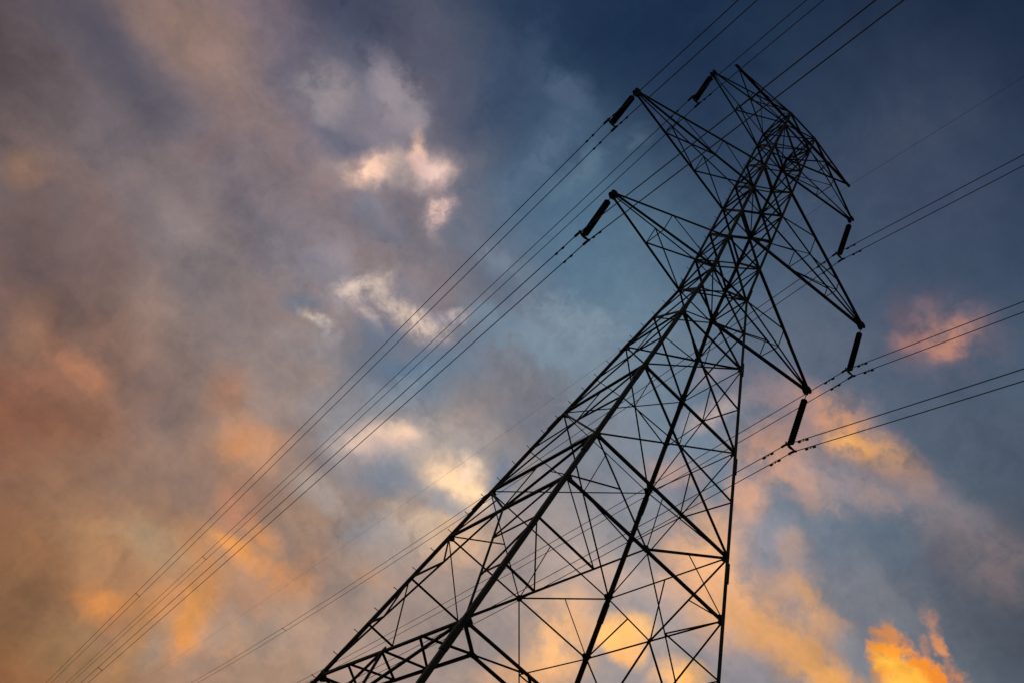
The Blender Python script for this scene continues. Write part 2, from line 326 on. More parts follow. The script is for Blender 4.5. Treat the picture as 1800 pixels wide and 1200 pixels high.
    (40.59, 41.64, 7.1, 1.88, 0.86, (186,150,134), 0.60, 0.00, 1.00, 0.80, 'mid'),
    (44.43, 43.14, -6.8, 1.80, 0.85, (176,148,138), 0.55, 0.00, 1.00, 0.80, 'mid'),
    (34.86, 44.44, 20.2, 1.51, 1.02, (186,146,132), 0.60, 0.00, 1.00, 0.80, 'mid'),
    (9.00, 21.34, 15.4, 1.96, 1.24, (196,137,104), 0.50, 0.00, 1.00, 0.70, 'mid'),
    (11.14, 21.92, 24.1, 2.62, 1.26, (178,148,128), 0.50, 0.00, 1.00, 0.70, 'mid'),
    (42.44, 35.73, -18.6, 2.07, 0.97, (222,164,112), 0.60, 0.00, 1.10, 0.90, 'mid'),
    (39.76, 36.65, -22.5, 1.53, 1.32, (206,158,124), 0.55, 0.00, 1.10, 0.90, 'mid'),
    (39.63, 63.44, 32.0, 4.31, 1.91, (64,74,94), 0.70, 0.00, 1.20, 1.00, 'mid'),
    (16.23, 65.51, 10.5, 5.19, 1.52, (34,52,78), 0.60, 0.00, 1.20, 1.00, 'mid'),
    (50.04, 34.22, -26.9, 1.48, 0.43, (216,126,50), 0.65, 0.00, 1.10, 0.90, 'fine'),
    (48.32, 34.22, -5.2, 0.83, 0.37, (226,140,54), 0.60, 0.00, 1.10, 0.90, 'fine'),
    (46.90, 33.41, 17.0, 0.47, 0.71, (220,136,58), 0.55, 0.00, 1.10, 0.90, 'fine'),
    (11.76, 18.57, 32.9, 3.77, 1.22, (178,146,118), 0.50, 0.00, 1.20, 0.70, 'mid'),
    (-5.41, 19.48, 11.0, 3.58, 2.07, (146,108,86), 0.60, 0.00, 1.20, 0.60, 'mid'),
    (1.84, 18.73, 17.7, 3.39, 1.81, (176,132,98), 0.50, 0.00, 1.20, 0.70, 'mid'),
    (13.27, 25.94, 4.4, 2.04, 0.85, (196,150,120), 0.50, 0.00, 1.00, 0.90, 'fine'),
    (4.10, 51.64, 90.7, 3.80, 1.04, (86,106,130), 0.70, 0.00, 1.00, 1.20, 'fine'),
    (-3.82, 55.01, 106.3, 3.97, 1.35, (56,72,100), 0.70, 0.00, 1.00, 1.20, 'fine'),
    (15.86, 46.03, 12.5, 3.89, 1.27, (128,146,162), 0.60, 0.00, 1.00, 1.20, 'fine'),
    (7.55, 35.92, 58.1, 2.79, 1.06, (138,148,160), 0.60, 0.00, 1.00, 1.20, 'fine'),
]
for az, el, roll, ru, rv, col, cover, lo, hi, amp, key in CLOUDS:
    az, el, roll = math.radians(az), math.radians(el), math.radians(roll)
    d = Vector((math.cos(el) * math.sin(az), math.cos(el) * math.cos(az), math.sin(el)))
    east = Vector((math.cos(az), -math.sin(az), 0))
    upw = Vector((-math.sin(el) * math.sin(az), -math.sin(el) * math.cos(az), math.cos(el)))
    u = east * math.cos(roll) + upw * math.sin(roll)
    v = d.cross(u)
    rot = Matrix((u, v, d)).transposed().to_euler()
    mp = wnode('ShaderNodeMapping', vector_type='TEXTURE')
    mp.inputs['Location'].default_value = d
    mp.inputs['Rotation'].default_value = rot
    mp.inputs['Scale'].default_value = (math.radians(ru) * 1.4, math.radians(rv) * 1.4, 1.2)
    wlink(WARP[key], mp.inputs['Vector'])
    gr = wnode('ShaderNodeTexGradient', gradient_type='SPHERICAL')
    wlink(mp.outputs[0], gr.inputs['Vector'])
    # the billow swells and eats the cloud from inside its own outline
    val = wmath('MULTIPLY', wmath('MULTIPLY_ADD', NOISE[key], amp * 4.2, 1.0), gr.outputs['Fac'])
    mr = wnode('ShaderNodeMapRange', interpolation_type='SMOOTHSTEP')
    mr.inputs['From Min'].default_value = lo
    mr.inputs['From Max'].default_value = hi
    mr.inputs['To Max'].default_value = cover
    mr.clamp = False
    wlink(val, mr.inputs['Value'])
    fac = mr.outputs['Result']
    mx = wnode('ShaderNodeMix', data_type='RGBA', blend_type='MIX')
    wlink(fac, mx.inputs[0])
    wlink(CUR, mx.inputs[6])
    mx.inputs[7].default_value = (*lin(col), 1)
    CUR = mx.outputs[2]
# fine mottling and wind streaks, strong in the cloud sheet and faint in clear air (told apart by how blue the air is)
mot = noise3(10.5, 10.0, 0.66, WARP['mid'])
rgb = wnode('ShaderNodeSeparateColor')
wlink(CUR, rgb.inputs[0])
warmth = wnode('ShaderNodeMapRange', interpolation_type='SMOOTHSTEP')
warmth.inputs['From Min'].default_value = 0.40
warmth.inputs['From Max'].default_value = 1.00
warmth.inputs['To Min'].default_value = 0.60
warmth.inputs['To Max'].default_value = 1.0
wlink(wmath('DIVIDE', rgb.outputs[0], rgb.outputs[2]), warmth.inputs['Value'])
dev = wmath('MULTIPLY', wmath('ADD', wmath('MULTIPLY', wmath('SUBTRACT', mot.outputs['Fac'], 0.5), 1.15), wmath('MULTIPLY', NOISE['streak'], 0.9)), warmth.outputs[0])
# thin bright filaments where the billow noise folds over
fil = wmath('MAXIMUM', wmath('MULTIPLY_ADD', wmath('ABSOLUTE', NOISE['mid']), -9.0, 1.0), 0.0)
fil = wmath('MULTIPLY', wmath('SUBTRACT', fil, 0.35), wmath('MULTIPLY', wmath('MAXIMUM', wmath('MULTIPLY_ADD', NOISE['soft'], 3.0, 0.5), 0.0), 0.11))
dev = wmath('ADD', dev, fil)
tint = wnode('ShaderNodeCombineXYZ')
wlink(wmath('MULTIPLY_ADD', dev, 1.15, 1.0), tint.inputs[0])
wlink(wmath('MULTIPLY_ADD', dev, 0.95, 1.0), tint.inputs[1])
wlink(wmath('MULTIPLY_ADD', dev, 0.70, 1.0), tint.inputs[2])
CUR = vmath('MULTIPLY', CUR, tint.outputs[0])
# away from the sunset the evening sky is already dark
east = wnode('ShaderNodeMapRange', interpolation_type='SMOOTHSTEP')
east.inputs['From Min'].default_value = -0.55
east.inputs['From Max'].default_value = 0.15
east.inputs['To Min'].default_value = 0.38
east.inputs['To Max'].default_value = 1.0
wlink(sep.outputs['Y'], east.inputs['Value'])
fin = wnode('ShaderNodeVectorMath', operation='SCALE')
wlink(CUR, fin.inputs[0])
wlink(east.outputs[0], fin.inputs['Scale'])
bg = wnode('ShaderNodeBackground')
bg.inputs['Strength'].default_value = 1.0
wlink(fin.outputs[0], bg.inputs['Color'])
wo = wnode('ShaderNodeOutputWorld')
wlink(bg.outputs[0], wo.inputs['Surface'])
world.cycles.sampling_method = 'MANUAL'
world.cycles.sample_map_resolution = 256


# ---------------------------------------------------------------- sun (just under the clouds, behind the tower)
SUN_EL, SUN_AZ = math.radians(2.0), math.radians(-12.0)
sun_data = bpy.data.lights.new('sun', 'SUN')
sun_data.energy = 0.15
sun_data.angle = math.radians(0.5)
sun_data.color = (1.0, 0.62, 0.34)
sun = bpy.data.objects.new('sun', sun_data)
COL.objects.link(sun)
to_sun = Vector((math.cos(SUN_EL) * math.sin(SUN_AZ), math.cos(SUN_EL) * math.cos(SUN_AZ), math.sin(SUN_EL)))
sun.rotation_euler = to_sun.to_track_quat('Z', 'Y').to_euler()
sun.location = to_sun * 300.0

# ---------------------------------------------------------------- materials
def noise_mat(name, c1, c2, scale, rough, metal=0.0, detail=6.0, bump=0.0, spec=0.3):
    m = bpy.data.materials.new(name)
    m.use_nodes = True
    nt = m.node_tree
    b = nt.nodes['Principled BSDF']
    tc = nt.nodes.new('ShaderNodeTexCoord')
    n = nt.nodes.new('ShaderNodeTexNoise')
    n.inputs['Scale'].default_value = scale
    n.inputs['Detail'].default_value = detail
    n.inputs['Roughness'].default_value = 0.62
    nt.links.new(tc.outputs['Object'], n.inputs['Vector'])
    r = nt.nodes.new('ShaderNodeValToRGB')
    r.color_ramp.elements[0].position = 0.3
    r.color_ramp.elements[1].position = 0.7
    r.color_ramp.elements[0].color = (*c1, 1)
    r.color_ramp.elements[1].color = (*c2, 1)
    nt.links.new(n.outputs['Fac'], r.inputs['Fac'])
    nt.links.new(r.outputs['Color'], b.inputs['Base Color'])
    b.inputs['Roughness'].default_value = rough
    b.inputs['Metallic'].default_value = metal
    b.inputs['Specular IOR Level'].default_value = spec
    if bump:
        bp = nt.nodes.new('ShaderNodeBump')
        bp.inputs['Strength'].default_value = bump
        nt.links.new(n.outputs['Fac'], bp.inputs['Height'])
        nt.links.new(bp.outputs['Normal'], b.inputs['Normal'])
    return m

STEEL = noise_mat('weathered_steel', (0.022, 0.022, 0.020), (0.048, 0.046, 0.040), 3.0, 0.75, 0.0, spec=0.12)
LEGSTEEL = noise_mat('sheen_leg_steel', (0.042, 0.040, 0.033), (0.080, 0.075, 0.060), 2.2, 0.75, 0.0, spec=0.12)  # the bars' steel, lightened to paint the legs' sheen into its colour
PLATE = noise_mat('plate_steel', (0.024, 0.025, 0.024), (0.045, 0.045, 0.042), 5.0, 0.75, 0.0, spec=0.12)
GLAZE = noise_mat('brown_glazed_porcelain', (0.010, 0.007, 0.006), (0.018, 0.012, 0.010), 4.0, 0.6, spec=0.06)
ALU = noise_mat('dull_aluminium_strand', (0.06, 0.06, 0.06), (0.10, 0.10, 0.10), 20.0, 0.7, 0.0, spec=0.15)
FIT = noise_mat('dark_fittings', (0.03, 0.03, 0.03), (0.05, 0.05, 0.05), 8.0, 0.7, spec=0.12)
CONC = noise_mat('footing_concrete', (0.22, 0.21, 0.20), (0.36, 0.35, 0.33), 6.0, 0.9, bump=0.2)
GRASS = noise_mat('dusk_meadow', (0.030, 0.045, 0.018), (0.075, 0.085, 0.035), 0.35, 0.95, detail=12, bump=0.4)

# ---------------------------------------------------------------- helpers
def add_obj(name, bm, mat, parent=None):
    me = bpy.data.meshes.new(name)
    bm.normal_update()
    bm.to_mesh(me)
    bm.free()
    o = bpy.data.objects.new(name, me)
    me.materials.append(mat)
    COL.objects.link(o)
    if parent:
        o.parent = parent
    return o

def empty(name, label=None, cat=None, group=None, loc=(0, 0, 0), parent=None):
    o = bpy.data.objects.new(name, None)
    o.empty_display_size = 0.3
    COL.objects.link(o)
    o.location = loc
    if parent:
        o.parent = parent
    if label:
        o['label'] = label
        o['category'] = cat
        if group:
            o['group'] = group
    return o

def sweep(bm, prof, p, q, ex, ey):
    """extrude the 2-D profile prof (in axes ex, ey) from p to q"""
    a = [bm.verts.new(p + ex * u + ey * v) for u, v in prof]
    b = [bm.verts.new(q + ex * u + ey * v) for u, v in prof]
    n = len(prof)
    for i in range(n):
        j = (i + 1) % n
        bm.faces.new((a[i], a[j], b[j], b[i]))
    bm.faces.new(tuple(reversed(a)))
    bm.faces.new(tuple(b))

BARS = [0]
def angle_bar(bm, p, q, w, n, flip=1, stagger=True):
    """a rolled steel angle from p to q: one flange in the plane whose outward normal is n, the other pointing inwards"""
    p, q, n = Vector(p), Vector(q), Vector(n)
    t = (q - p).normalized()
    n = (n - t * n.dot(t)).normalized()
    s = t.cross(n) * flip
    th = max(0.008, w * 0.11)
    if stagger:
        BARS[0] += 1
        off = n * (((BARS[0] * 7) % 13 - 6) * 0.0035)
    else:
        off = Vector((0, 0, 0))
    prof = [(-w / 2, 0), (w / 2, 0), (w / 2, -th), (-w / 2 + th, -th), (-w / 2 + th, -w), (-w / 2, -w)]
    sweep(bm, prof, p + off, q + off, s, n)

def tube(bm, pts, r, sides=6):
    """round tube along a polyline"""
    rings = []
    for i, c in enumerate(pts):
        c = Vector(c)
        t = (Vector(pts[min(i + 1, len(pts) - 1)]) - Vector(pts[max(i - 1, 0)])).normalized()
        u = t.cross(Vector((0, 0, 1)))
        if u.length < 1e-4:
            u = Vector((1, 0, 0))
        u.normalize()
        v = u.cross(t)
        rings.append([bm.verts.new(c + (u * math.cos(2 * math.pi * k / sides) + v * math.sin(2 * math.pi * k / sides)) * r) for k in range(sides)])
    for a, b in zip(rings, rings[1:]):
        for k in range(sides):
            j = (k + 1) % sides
            bm.faces.new((a[k], b[k], b[j], a[j]))
    bm.faces.new(rings[0])
    bm.faces.new(tuple(reversed(rings[-1])))

def lathe(bm, c, axis, prof, sides=20):
    """solid of revolution: prof = [(radius, distance along axis)]"""
    c, axis = Vector(c), Vector(axis).normalized()
    u = axis.orthogonal().normalized()
    v = axis.cross(u)
    rings = []
    for r, h in prof:
        rings.append([bm.verts.new(c + axis * h + (u * math.cos(2 * math.pi * k / sides) + v * math.sin(2 * math.pi * k / sides)) * r) for k in range(sides)])
    for a, b in zip(rings, rings[1:]):
        for k in range(sides):
            j = (k + 1) % sides
            bm.faces.new((a[k], a[j], b[j], b[k]))
    bm.faces.new(tuple(reversed(rings[0])))
    bm.faces.new(rings[-1])

def plate(bm, c, n, u, pts, th=0.016):
    """flat plate with outline pts (in axes u and n x u), standing off along n"""
    c, n, u = Vector(c), Vector(n).normalized(), Vector(u)
    u = (u - n * u.dot(n)).normalized()
    v = n.cross(u)
    a = [bm.verts.new(c + u * x + v * y - n * th / 2) for x, y in pts]
    b = [bm.verts.new(c + u * x + v * y + n * th / 2) for x, y in pts]
    k = len(pts)
    for i in range(k):
        j = (i + 1) % k
        bm.faces.new((a[i], a[j], b[j], b[i]))
    bm.faces.new(tuple(reversed(a)))
    bm.faces.new(tuple(b))

# ---------------------------------------------------------------- ground
bm = bmesh.new()
N, H = 64, 4000.0
grid = [[bm.verts.new(((i / N * 2 - 1) * H, (j / N * 2 - 1) * H,
         0.0 if abs(i - N / 2) < 3 and abs(j - N / 2) < 3 else -1.5 + 2.5 * math.sin(i * 1.7) * math.cos(j * 1.3)))
         for j in range(N + 1)] for i in range(N + 1)]
for i in range(N):
    for j in range(N):
        bm.faces.new((grid[i][j], grid[i + 1][j], grid[i + 1][j + 1], grid[i][j + 1]))
g = add_obj('ground', bm, GRASS)
g['kind'] = 'structure'
for pl in g.data.polygons:
    pl.use_smooth = True

# ---------------------------------------------------------------- the tower
# x runs along the cross arms, y along the line (away from the camera), z up; heights below are measured from the waist
SL, SU = 0.14371, 0.00481
def hw(z):
    return 1.0 - (SU * z if z > 0 else SL * z)
Z1, Z2, Z3, Z4, Z5, Z6, Z7 = 2.272, 4.43, 6.60, 8.73, 10.84, 13.00, 14.29
LEGS = [(-1, 1), (-1, -1), (1, -1), (1, 1)]           # going round the body
def leg(k, z):
    a, b = LEGS[k % 4]
    w = hw(z)
    return Vector((a * w, b * w, z + BASE))
# faces: (left leg, right leg, outward normal); the left and near faces have the heavier horizontals
FACES = {'left': (0, 1, (-1, 0, 0)), 'near': (1, 2, (0, -1, 0)), 'right': (2, 3, (1, 0, 0)), 'far': (3, 0, (0, 1, 0))}

tower = empty('transmission_tower', 'tall dark lattice transmission tower with six cross arms, filling the right half', 'transmission tower')

SLIM = {'arm_strut': 0.8, 'arm_diagonal': 0.8, 'bottom_chord': 0.82, 'top_chord': 0.8, 'plan_diagonal': 0.7,
        'inner_ring_beam': 0.52, 'ring_lacing': 0.75, 'ridge_beam': 0.8, 'ridge_post': 0.8}
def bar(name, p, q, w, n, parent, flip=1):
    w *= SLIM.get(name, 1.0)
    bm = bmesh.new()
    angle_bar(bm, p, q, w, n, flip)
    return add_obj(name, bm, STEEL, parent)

# legs, with the step bolts on the far left one
for k, (a, b) in enumerate(LEGS):
    bm = bmesh.new()
    for z0, z1, w in ((-BASE, -4.13, 0.130), (-4.13, 0.0, 0.120), (0.0, Z7 + 0.05, 0.112)):
        p, q = leg(k, z0), leg(k, z1)
        th = 0.016
        ex, ey = Vector((-a, 0, 0)), Vector((0, -b, 0))
        prof = [(0, 0), (w, 0), (w, th), (th, th), (th, w), (0, w)]
        if a * b > 0:
            prof = prof[::-1]
        sweep(bm, prof, p - (ex + ey) * 0.02, q - (ex + ey) * 0.02, ex, ey)
    # splice cover plates
    for z0 in (-4.13, -8.9, -13.1, -20.9, 0.35):
        p, q = leg(k, z0 - 0.35), leg(k, z0 + 0.35)
        w = 0.135 if z0 < -4 else 0.122
        prof = [(-0.02, -0.02), (w, -0.02), (w, 0), (0, 0), (0, w), (-0.02, w)]
        if a * b > 0:
            prof = prof[::-1]
        sweep(bm, prof, p - (ex + ey) * 0.025, q - (ex + ey) * 0.025, ex, ey)
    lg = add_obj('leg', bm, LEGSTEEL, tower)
    if k == 0:
        z = -28.0
        i = 0
        while z < Z7 - 0.3:
            c = leg(k, z)
            bm = bmesh.new()
            if i % 2 == 0:
                ax, c2 = Vector((-1, 0, 0)), c + Vector((0.0, -0.06, 0))
            else:
                ax, c2 = Vector((0, 1, 0)), c + Vector((0.06, 0.0, 0))
            tube(bm, [c2, c2 + ax * 0.17], 0.011, 6)
            lathe(bm, c2 + ax * 0.16, ax, [(0.020, 0), (0.020, 0.014)], 8)
            add_obj('step_bolt', bm, STEEL, lg)
            z += 0.42
            i += 1
    # concrete footing
    bm = bmesh.new()
    c = leg(k, -BASE)
    lathe(bm, (c.x, c.y, -0.4), (0, 0, 1), [(0.55, 0), (0.55, 0.55), (0.50, 0.62), (0.30, 0.66)], 24)
    add_obj('footing', bm, CONC, tower)

# plain panels crossed by an X, listed from the waist up and just below it
XP = [(-4.13, -2.08), (-2.08, 0.0), (0.0, Z1), (Z1, Z2), (Z2, Z3), (Z3, Z4), (Z4, Z5), (Z5, Z6), (Z6, Z7)]
BIG = [(-8.31, -4.13, -6.25), (-12.55, -8.31, -10.42)]
ZV, ZK, ZB = -14.68, -20.3, -BASE
for fname, (ka, kb, nrm) in FACES.items():
    heavy = fname in ('left', 'near')
    face = empty('lattice_face', parent=tower)
    n = Vector(nrm)
    A = lambda z: leg(ka, z)
    B = lambda z: leg(kb, z)
    M = lambda z: (leg(ka, z) + leg(kb, z)) / 2
    D = lambda p, q, w: bar('diagonal_brace', p, q, w * 0.68, n, face)
    S = lambda p, q, w: bar('redundant_strut', p, q, w * 0.72, n, face)
    Hz = lambda p, q, w: bar('horizontal_beam', p, q, w * 0.62, n, face, -1)
    # cage and waist
    for z0, z1 in XP:
        wd = 0.108 if z0 >= 0 else 0.085
        if heavy and z0 in (Z2, Z1):
            wd = 0.12
        D(A(z0), B(z1), wd)
        D(B(z0), A(z1), wd)
    for z, w in ((0.0, 0.10), (Z1, 0.08), (Z3, 0.11), (Z4, 0.08), (Z6, 0.105), (Z7, 0.10), (-4.13, 0.10 if heavy else 0.06)):
        Hz(A(z), B(z), w)
    # the two tall X panels with a strut through the crossing
    for z0, z1, zh in BIG:
        wd = 0.085 if heavy else 0.06
        w0, w1 = hw(z0), hw(z1)
        s = w0 / (w0 + w1)
        X = A(z0).lerp(B(z1), s)
        D(A(z0), B(z1), wd)
        D(B(z0), A(z1), wd)
        for leg_pt in (A(zh), B(zh)):
            S(leg_pt, X, 0.065 if heavy else 0.048)
        S(M(z1), X, 0.045)
        wh = {-8.31: (0.125, 0.062), -12.55: (0.13, 0.085)}[z0]
        Hz(A(z0), B(z0), wh[0] if heavy else wh[1])
    # V panel
    for P, o in ((A, B), (B, A)):
        D(P(-12.55), M(ZV), 0.095 if heavy else 0.065)
        mid = P(-12.55).lerp(M(ZV), 0.5)
        S(mid, P(ZV), 0.05)
    S(M(-12.55), M(ZV), 0.045)
    Hz(A(ZV), B(ZV), 0.125 if heavy else 0.10)
    # K panel between the lower belt and the leg extensions
    for P in (A, B):
        D(M(ZV), P(ZK), 0.07)
        d1, d2 = M(ZV).lerp(P(ZK), 0.335), M(ZV).lerp(P(ZK), 0.665)
        S(P(ZV), d1, 0.055)
        S(d1, P(-16.52), 0.07)
        S(P(-16.52), d2, 0.06)
        S(d2, P(-18.38), 0.07)
    Hz(A(ZK), B(ZK), 0.10)
    # leg extension: second K down to the footings
    for P in (A, B):
        D(M(ZK), P(ZB + 0.3), 0.09)
        if fname == 'left' and P is B:
            D(P(ZK), A(-24.3), 0.09)
        for s0, z1, z2 in ((0.36, -24.0, None), (0.66, -24.0, -27.6)):
            c = M(ZK).lerp(P(ZB + 0.3), s0)
            S(c, P(z1), 0.075)
            if z2:
                S(c, P(z2), 0.075)
    # gusset plates at the joints
    u = (B(0) - A(0)).normalized()
    def gus(c, r, k=8):
        bm = bmesh.new()
        plate(bm, c - n * 0.018, n, u, [(r * math.cos(2 * math.pi * (i + .5) / k) * (1.0 if i % 2 else 0.9), r * math.sin(2 * math.pi * (i + .5) / k)) for i in range(k)])
        add_obj('gusset_plate', bm, PLATE, face)
    gus(M(ZV), 0.12)
    gus(M(ZK), 0.12)
    for z0, z1, zh in BIG:
        s = hw(z0) / (hw(z0) + hw(z1))
        gus(A(z0).lerp(B(z1), s), 0.05)
    for P, sgn in ((A, 1), (B, -1)):
        for z, r in ((-8.31, .20), (-12.55, .20), (ZV, .19), (-4.13, .18), (ZK, .22), (0.0, .16), (Z1, .13), (Z3, .15), (Z4, .13), (Z6, .14), (Z7, .13), (Z2, .12), (Z5, .12), (-2.08, .11)):
            r *= 0.60
            c = P(z) + u * sgn * 0.075 - n * 0.02
            bm = bmesh.new()
            plate(bm, c, n, u, [(-.7 * r * sgn, -r), (-.7 * r * sgn, r), (.5 * r * sgn, r), (1.3 * r * sgn, .45 * r), (1.3 * r * sgn, -.45 * r), (.5 * r * sgn, -r)][::sgn])
            add_obj('gusset_plate', bm, PLATE, face)

# plan bracing inside the body
plan = empty('plan_bracing', parent=tower)
up = Vector((0, 0, 1))
for z in (0.0, Z3, Z6):
    bar('plan_diagonal', leg(0, z), leg(2, z), 0.06, up, plan)
    bar('plan_diagonal', leg(1, z), leg(3, z), 0.06, up, plan)
bar('plan_diagonal', leg(0, -4.13), leg(2, -4.13), 0.06, up, plan)
mids = [(leg(k, ZV) + leg(k + 1, ZV)) / 2 for k in range(4)]
bar('plan_diagonal', mids[1], mids[3], 0.05, up, plan)
# flat truss ring at the top of the leg extensions
def P20(a, b):
    w = hw(ZK)
    return Vector((a * w, b * w, ZK + BASE))
I = 0.75
for k in range(4):
    a0, b0 = LEGS[k]
    a1, b1 = LEGS[(k + 1) % 4]
    L = lambda s, f: P20((a0 + (a1 - a0) * s) * (f if a0 == a1 else 1), (b0 + (b1 - b0) * s) * (f if b0 == b1 else 1))
    bar('inner_ring_beam', P20(a0 * I, b0 * I), P20(a1 * I, b1 * I), 0.13, up, plan)
    bar('inner_ring_beam', P20(a0, b0), P20(a0 * I, b0 * I), 0.13, up, plan)
    for s0, s1 in ((0.25, 0.125), (0.25, 0.39), (0.5, 0.39), (0.5, 0.61), (0.75, 0.61), (0.75, 0.875)):
        bar('ring_lacing', L(s0, 1), L(s1, I), 0.065, up, plan)
for k in range(4):
    a, b = LEGS[k]
    bm = bmesh.new()
    plate(bm, P20(a * I, b * I) - up * 0.03, up, (1, 0, 0), [(.13, -.08), (.13, .08), (.08, .13), (-.08, .13), (-.13, .08), (-.13, -.08), (-.08, -.13), (.08, -.13)])
    add_obj('gusset_plate', bm, PLATE, plan)

# ---------------------------------------------------------------- cross arms
TIPS = {'lower': (5.79, 0.0, Z1, 1), 'middle': (7.58, Z3, Z4, 2), 'upper': (5.16, Z6, Z7, 1)}
def tip_pt(name, s):
    reach, zl, zu, n = TIPS[name]
    return Vector((s * reach, 0, zl + BASE))
for name, (reach, zl, zu, nst) in TIPS.items():
    for s in (-1, 1):
        arm = empty('cross_arm', parent=tower)
        kn, kf = (1, 0) if s < 0 else (2, 3)            # near and far leg on that side
        tip = tip_pt(name, s)
        ln, lf, un, uf = leg(kn, zl), leg(kf, zl), leg(kn, zu), leg(kf, zu)
        out = Vector((0, 0, -1))
        nn, nf = Vector((0, -1, 0)), Vector((0, 1, 0))
        g_ = 0.06
        ton, tof = tip + Vector((0, -g_, 0)), tip + Vector((0, g_, 0))
        k_ = 0.75 if name == 'upper' else 1.0
        bar('bottom_chord', ton, ln, 0.085 * k_, out, arm, 1)
        bar('bottom_chord', tof, lf, 0.13 * k_, out, arm, -1)
        bar('top_chord', ton + up * 0.08, un, 0.12 * k_, nn, arm)
        bar('top_chord', tof + up * 0.08, uf, 0.075 * k_, nf, arm)
        for i in range(nst):
            f0 = (i + 1) / (nst + 1)
            pn, pf = ton.lerp(ln, f0), tof.lerp(lf, f0)
            qn, qf = (ton + up * 0.08).lerp(un, f0), (tof + up * 0.08).lerp(uf, f0)
            f1 = (i + 2) / (nst + 1)
            pn1, pf1 = ton.lerp(ln, f1), tof.lerp(lf, f1)
            bar('arm_strut', pn, pf, 0.05, out, arm)
            bar('arm_strut', pn, qn, 0.04, nn, arm)
            bar('arm_strut', pf, qf, 0.04, nf, arm)
            bar('arm_diagonal', qn, pn1, 0.05 , nn, arm)
            bar('arm_diagonal', qf, pf1, 0.05 if s > 0 else 0.075, nf, arm)
            # flat bracing between the bottom chords
            if s < 0:
                bar('arm_diagonal', pf, pn1, 0.06, out, arm)
            else:
                bar('arm_diagonal', pn, pf1, 0.05, out, arm)
                
        bm = bmesh.new()
        r = 0.19 if name != 'upper' else 0.17
        for y in (-0.085, 0.085):
            plate(bm, tip + Vector((-s * 0.03, y, 0.02)), (0, 1, 0), (1, 0, 0), [(r * math.cos(i * math.pi / 6), r * math.sin(i * math.pi / 6)) for i in range(12)], 0.02)
        tube(bm, [tip + Vector((0, -0.15, -0.06)), tip + Vector((0, 0.15, -0.06))], 0.05, 10)
        add_obj('hanger_plate', bm, PLATE, arm)

# earth wire peak: a ridge beam carried on legs from the top of the cage
ZP, RP = 15.46, 4.31
arm = empty('earth_wire_arm', parent=tower)
pl_, pr_ = Vector((-RP, 0, ZP + BASE)), Vector((RP, 0, ZP + BASE))
bar('ridge_beam', pl_, pr_, 0.13, up, arm)
for s, kn, kf in ((-1, 1, 0), (1, 2, 3)):
    tip = Vector((s * RP, 0, ZP + BASE))
    ridge0 = Vector((s * hw(Z7), 0, ZP + BASE))
    for k, n in ((kn, (0, -1, 0)), (kf, (0, 1, 0))):
        bar('bottom_chord', tip, leg(k, Z7), 0.08, n, arm)
        bar('ridge_post', ridge0, leg(k, Z7), 0.075, (s, 0, 0), arm)
    cn, cf, rm = tip.lerp(leg(kn, Z7), 0.5), tip.lerp(leg(kf, Z7), 0.5), tip.lerp(ridge0, 0.5)
    bar('arm_strut', cn, cf, 0.045, (0, 0, -1), arm)
    bar('arm_strut', cn, rm, 0.04, (0, -1, 0), arm)
    bar('arm_strut', cf, rm, 0.04, (0, 1, 0), arm)
    bar('arm_diagonal', rm, leg(kn, Z7), 0.05, (0, -1, 0), arm)
    bar('arm_diagonal', rm, leg(kf, Z7), 0.05, (0, 1, 0), arm)
    bar('arm_diagonal', cn if s > 0 else cf, leg(kf if s > 0 else kn, Z7), 0.045, (0, 0, -1), arm)
    bm = bmesh.new()
    plate(bm, tip + Vector((0, 0, -0.05)), (0, 1, 0), (1, 0, 0), [(-.16, .09), (-.10, -.10), (.08, -.16), (.15, -.02), (.1, .09)], 0.05)
    add_obj('hanger_plate', bm, PLATE, arm)
bar('plan_diagonal', leg(0, Z7), leg(2, Z7), 0.06, up, arm)

# ---------------------------------------------------------------- insulators, conductors
# sag of the twin bundles: z = z0 - s*d + c*d*d on each side of the tower (f = away from the camera, n = over the camera)
SIDES = {-1: dict(h=0.44, drop=3.25, sf=0.0902, cf=0.00021, yf=0.0233, sn=0.140, cn=0.0004, yn=-0.0041),
         1: dict(h=0.418, drop=3.50, sf=0.1235, cf=0.00069, yf=0.0238, sn=0.183, cn=0.0005, yn=-0.0180)}
SPAN = 330.0
def wire_pt(name, s, sub, y):
    d = SIDES[s]
    reach, zl, zu, n = TIPS[name]
    ab = abs(y)
    S_, C_, Y_ = (d['sf'], d['cf'], d['yf']) if y > 0 else (d['sn'], d['cn'], d['yn'])
    return Vector((s * reach + sub * d['h'] / 2 + Y_ * ab, y, zl + BASE - d['drop'] - S_ * ab + C_ * ab * ab))

def stockbridge(c, t, parent):
    bm = bmesh.new()
    c, t = Vector(c), Vector(t).normalized()
    dn = Vector((0, 0, -1))
    a, b = c + dn * 0.09 - t * 0.20, c + dn * 0.09 + t * 0.20
    tube(bm, [a, c + dn * 0.085, b], 0.010, 6)
    tube(bm, [c + dn * 0.10, c - dn * 0.02], 0.022, 6)
    for e, sg_ in ((a, -1), (b, 1)):
        lathe(bm, e - t * 0.075, t, [(0.026, 0), (0.042, 0.03), (0.042, 0.12), (0.026, 0.15)], 10)
    return add_obj('vibration_damper', bm, FIT, parent)

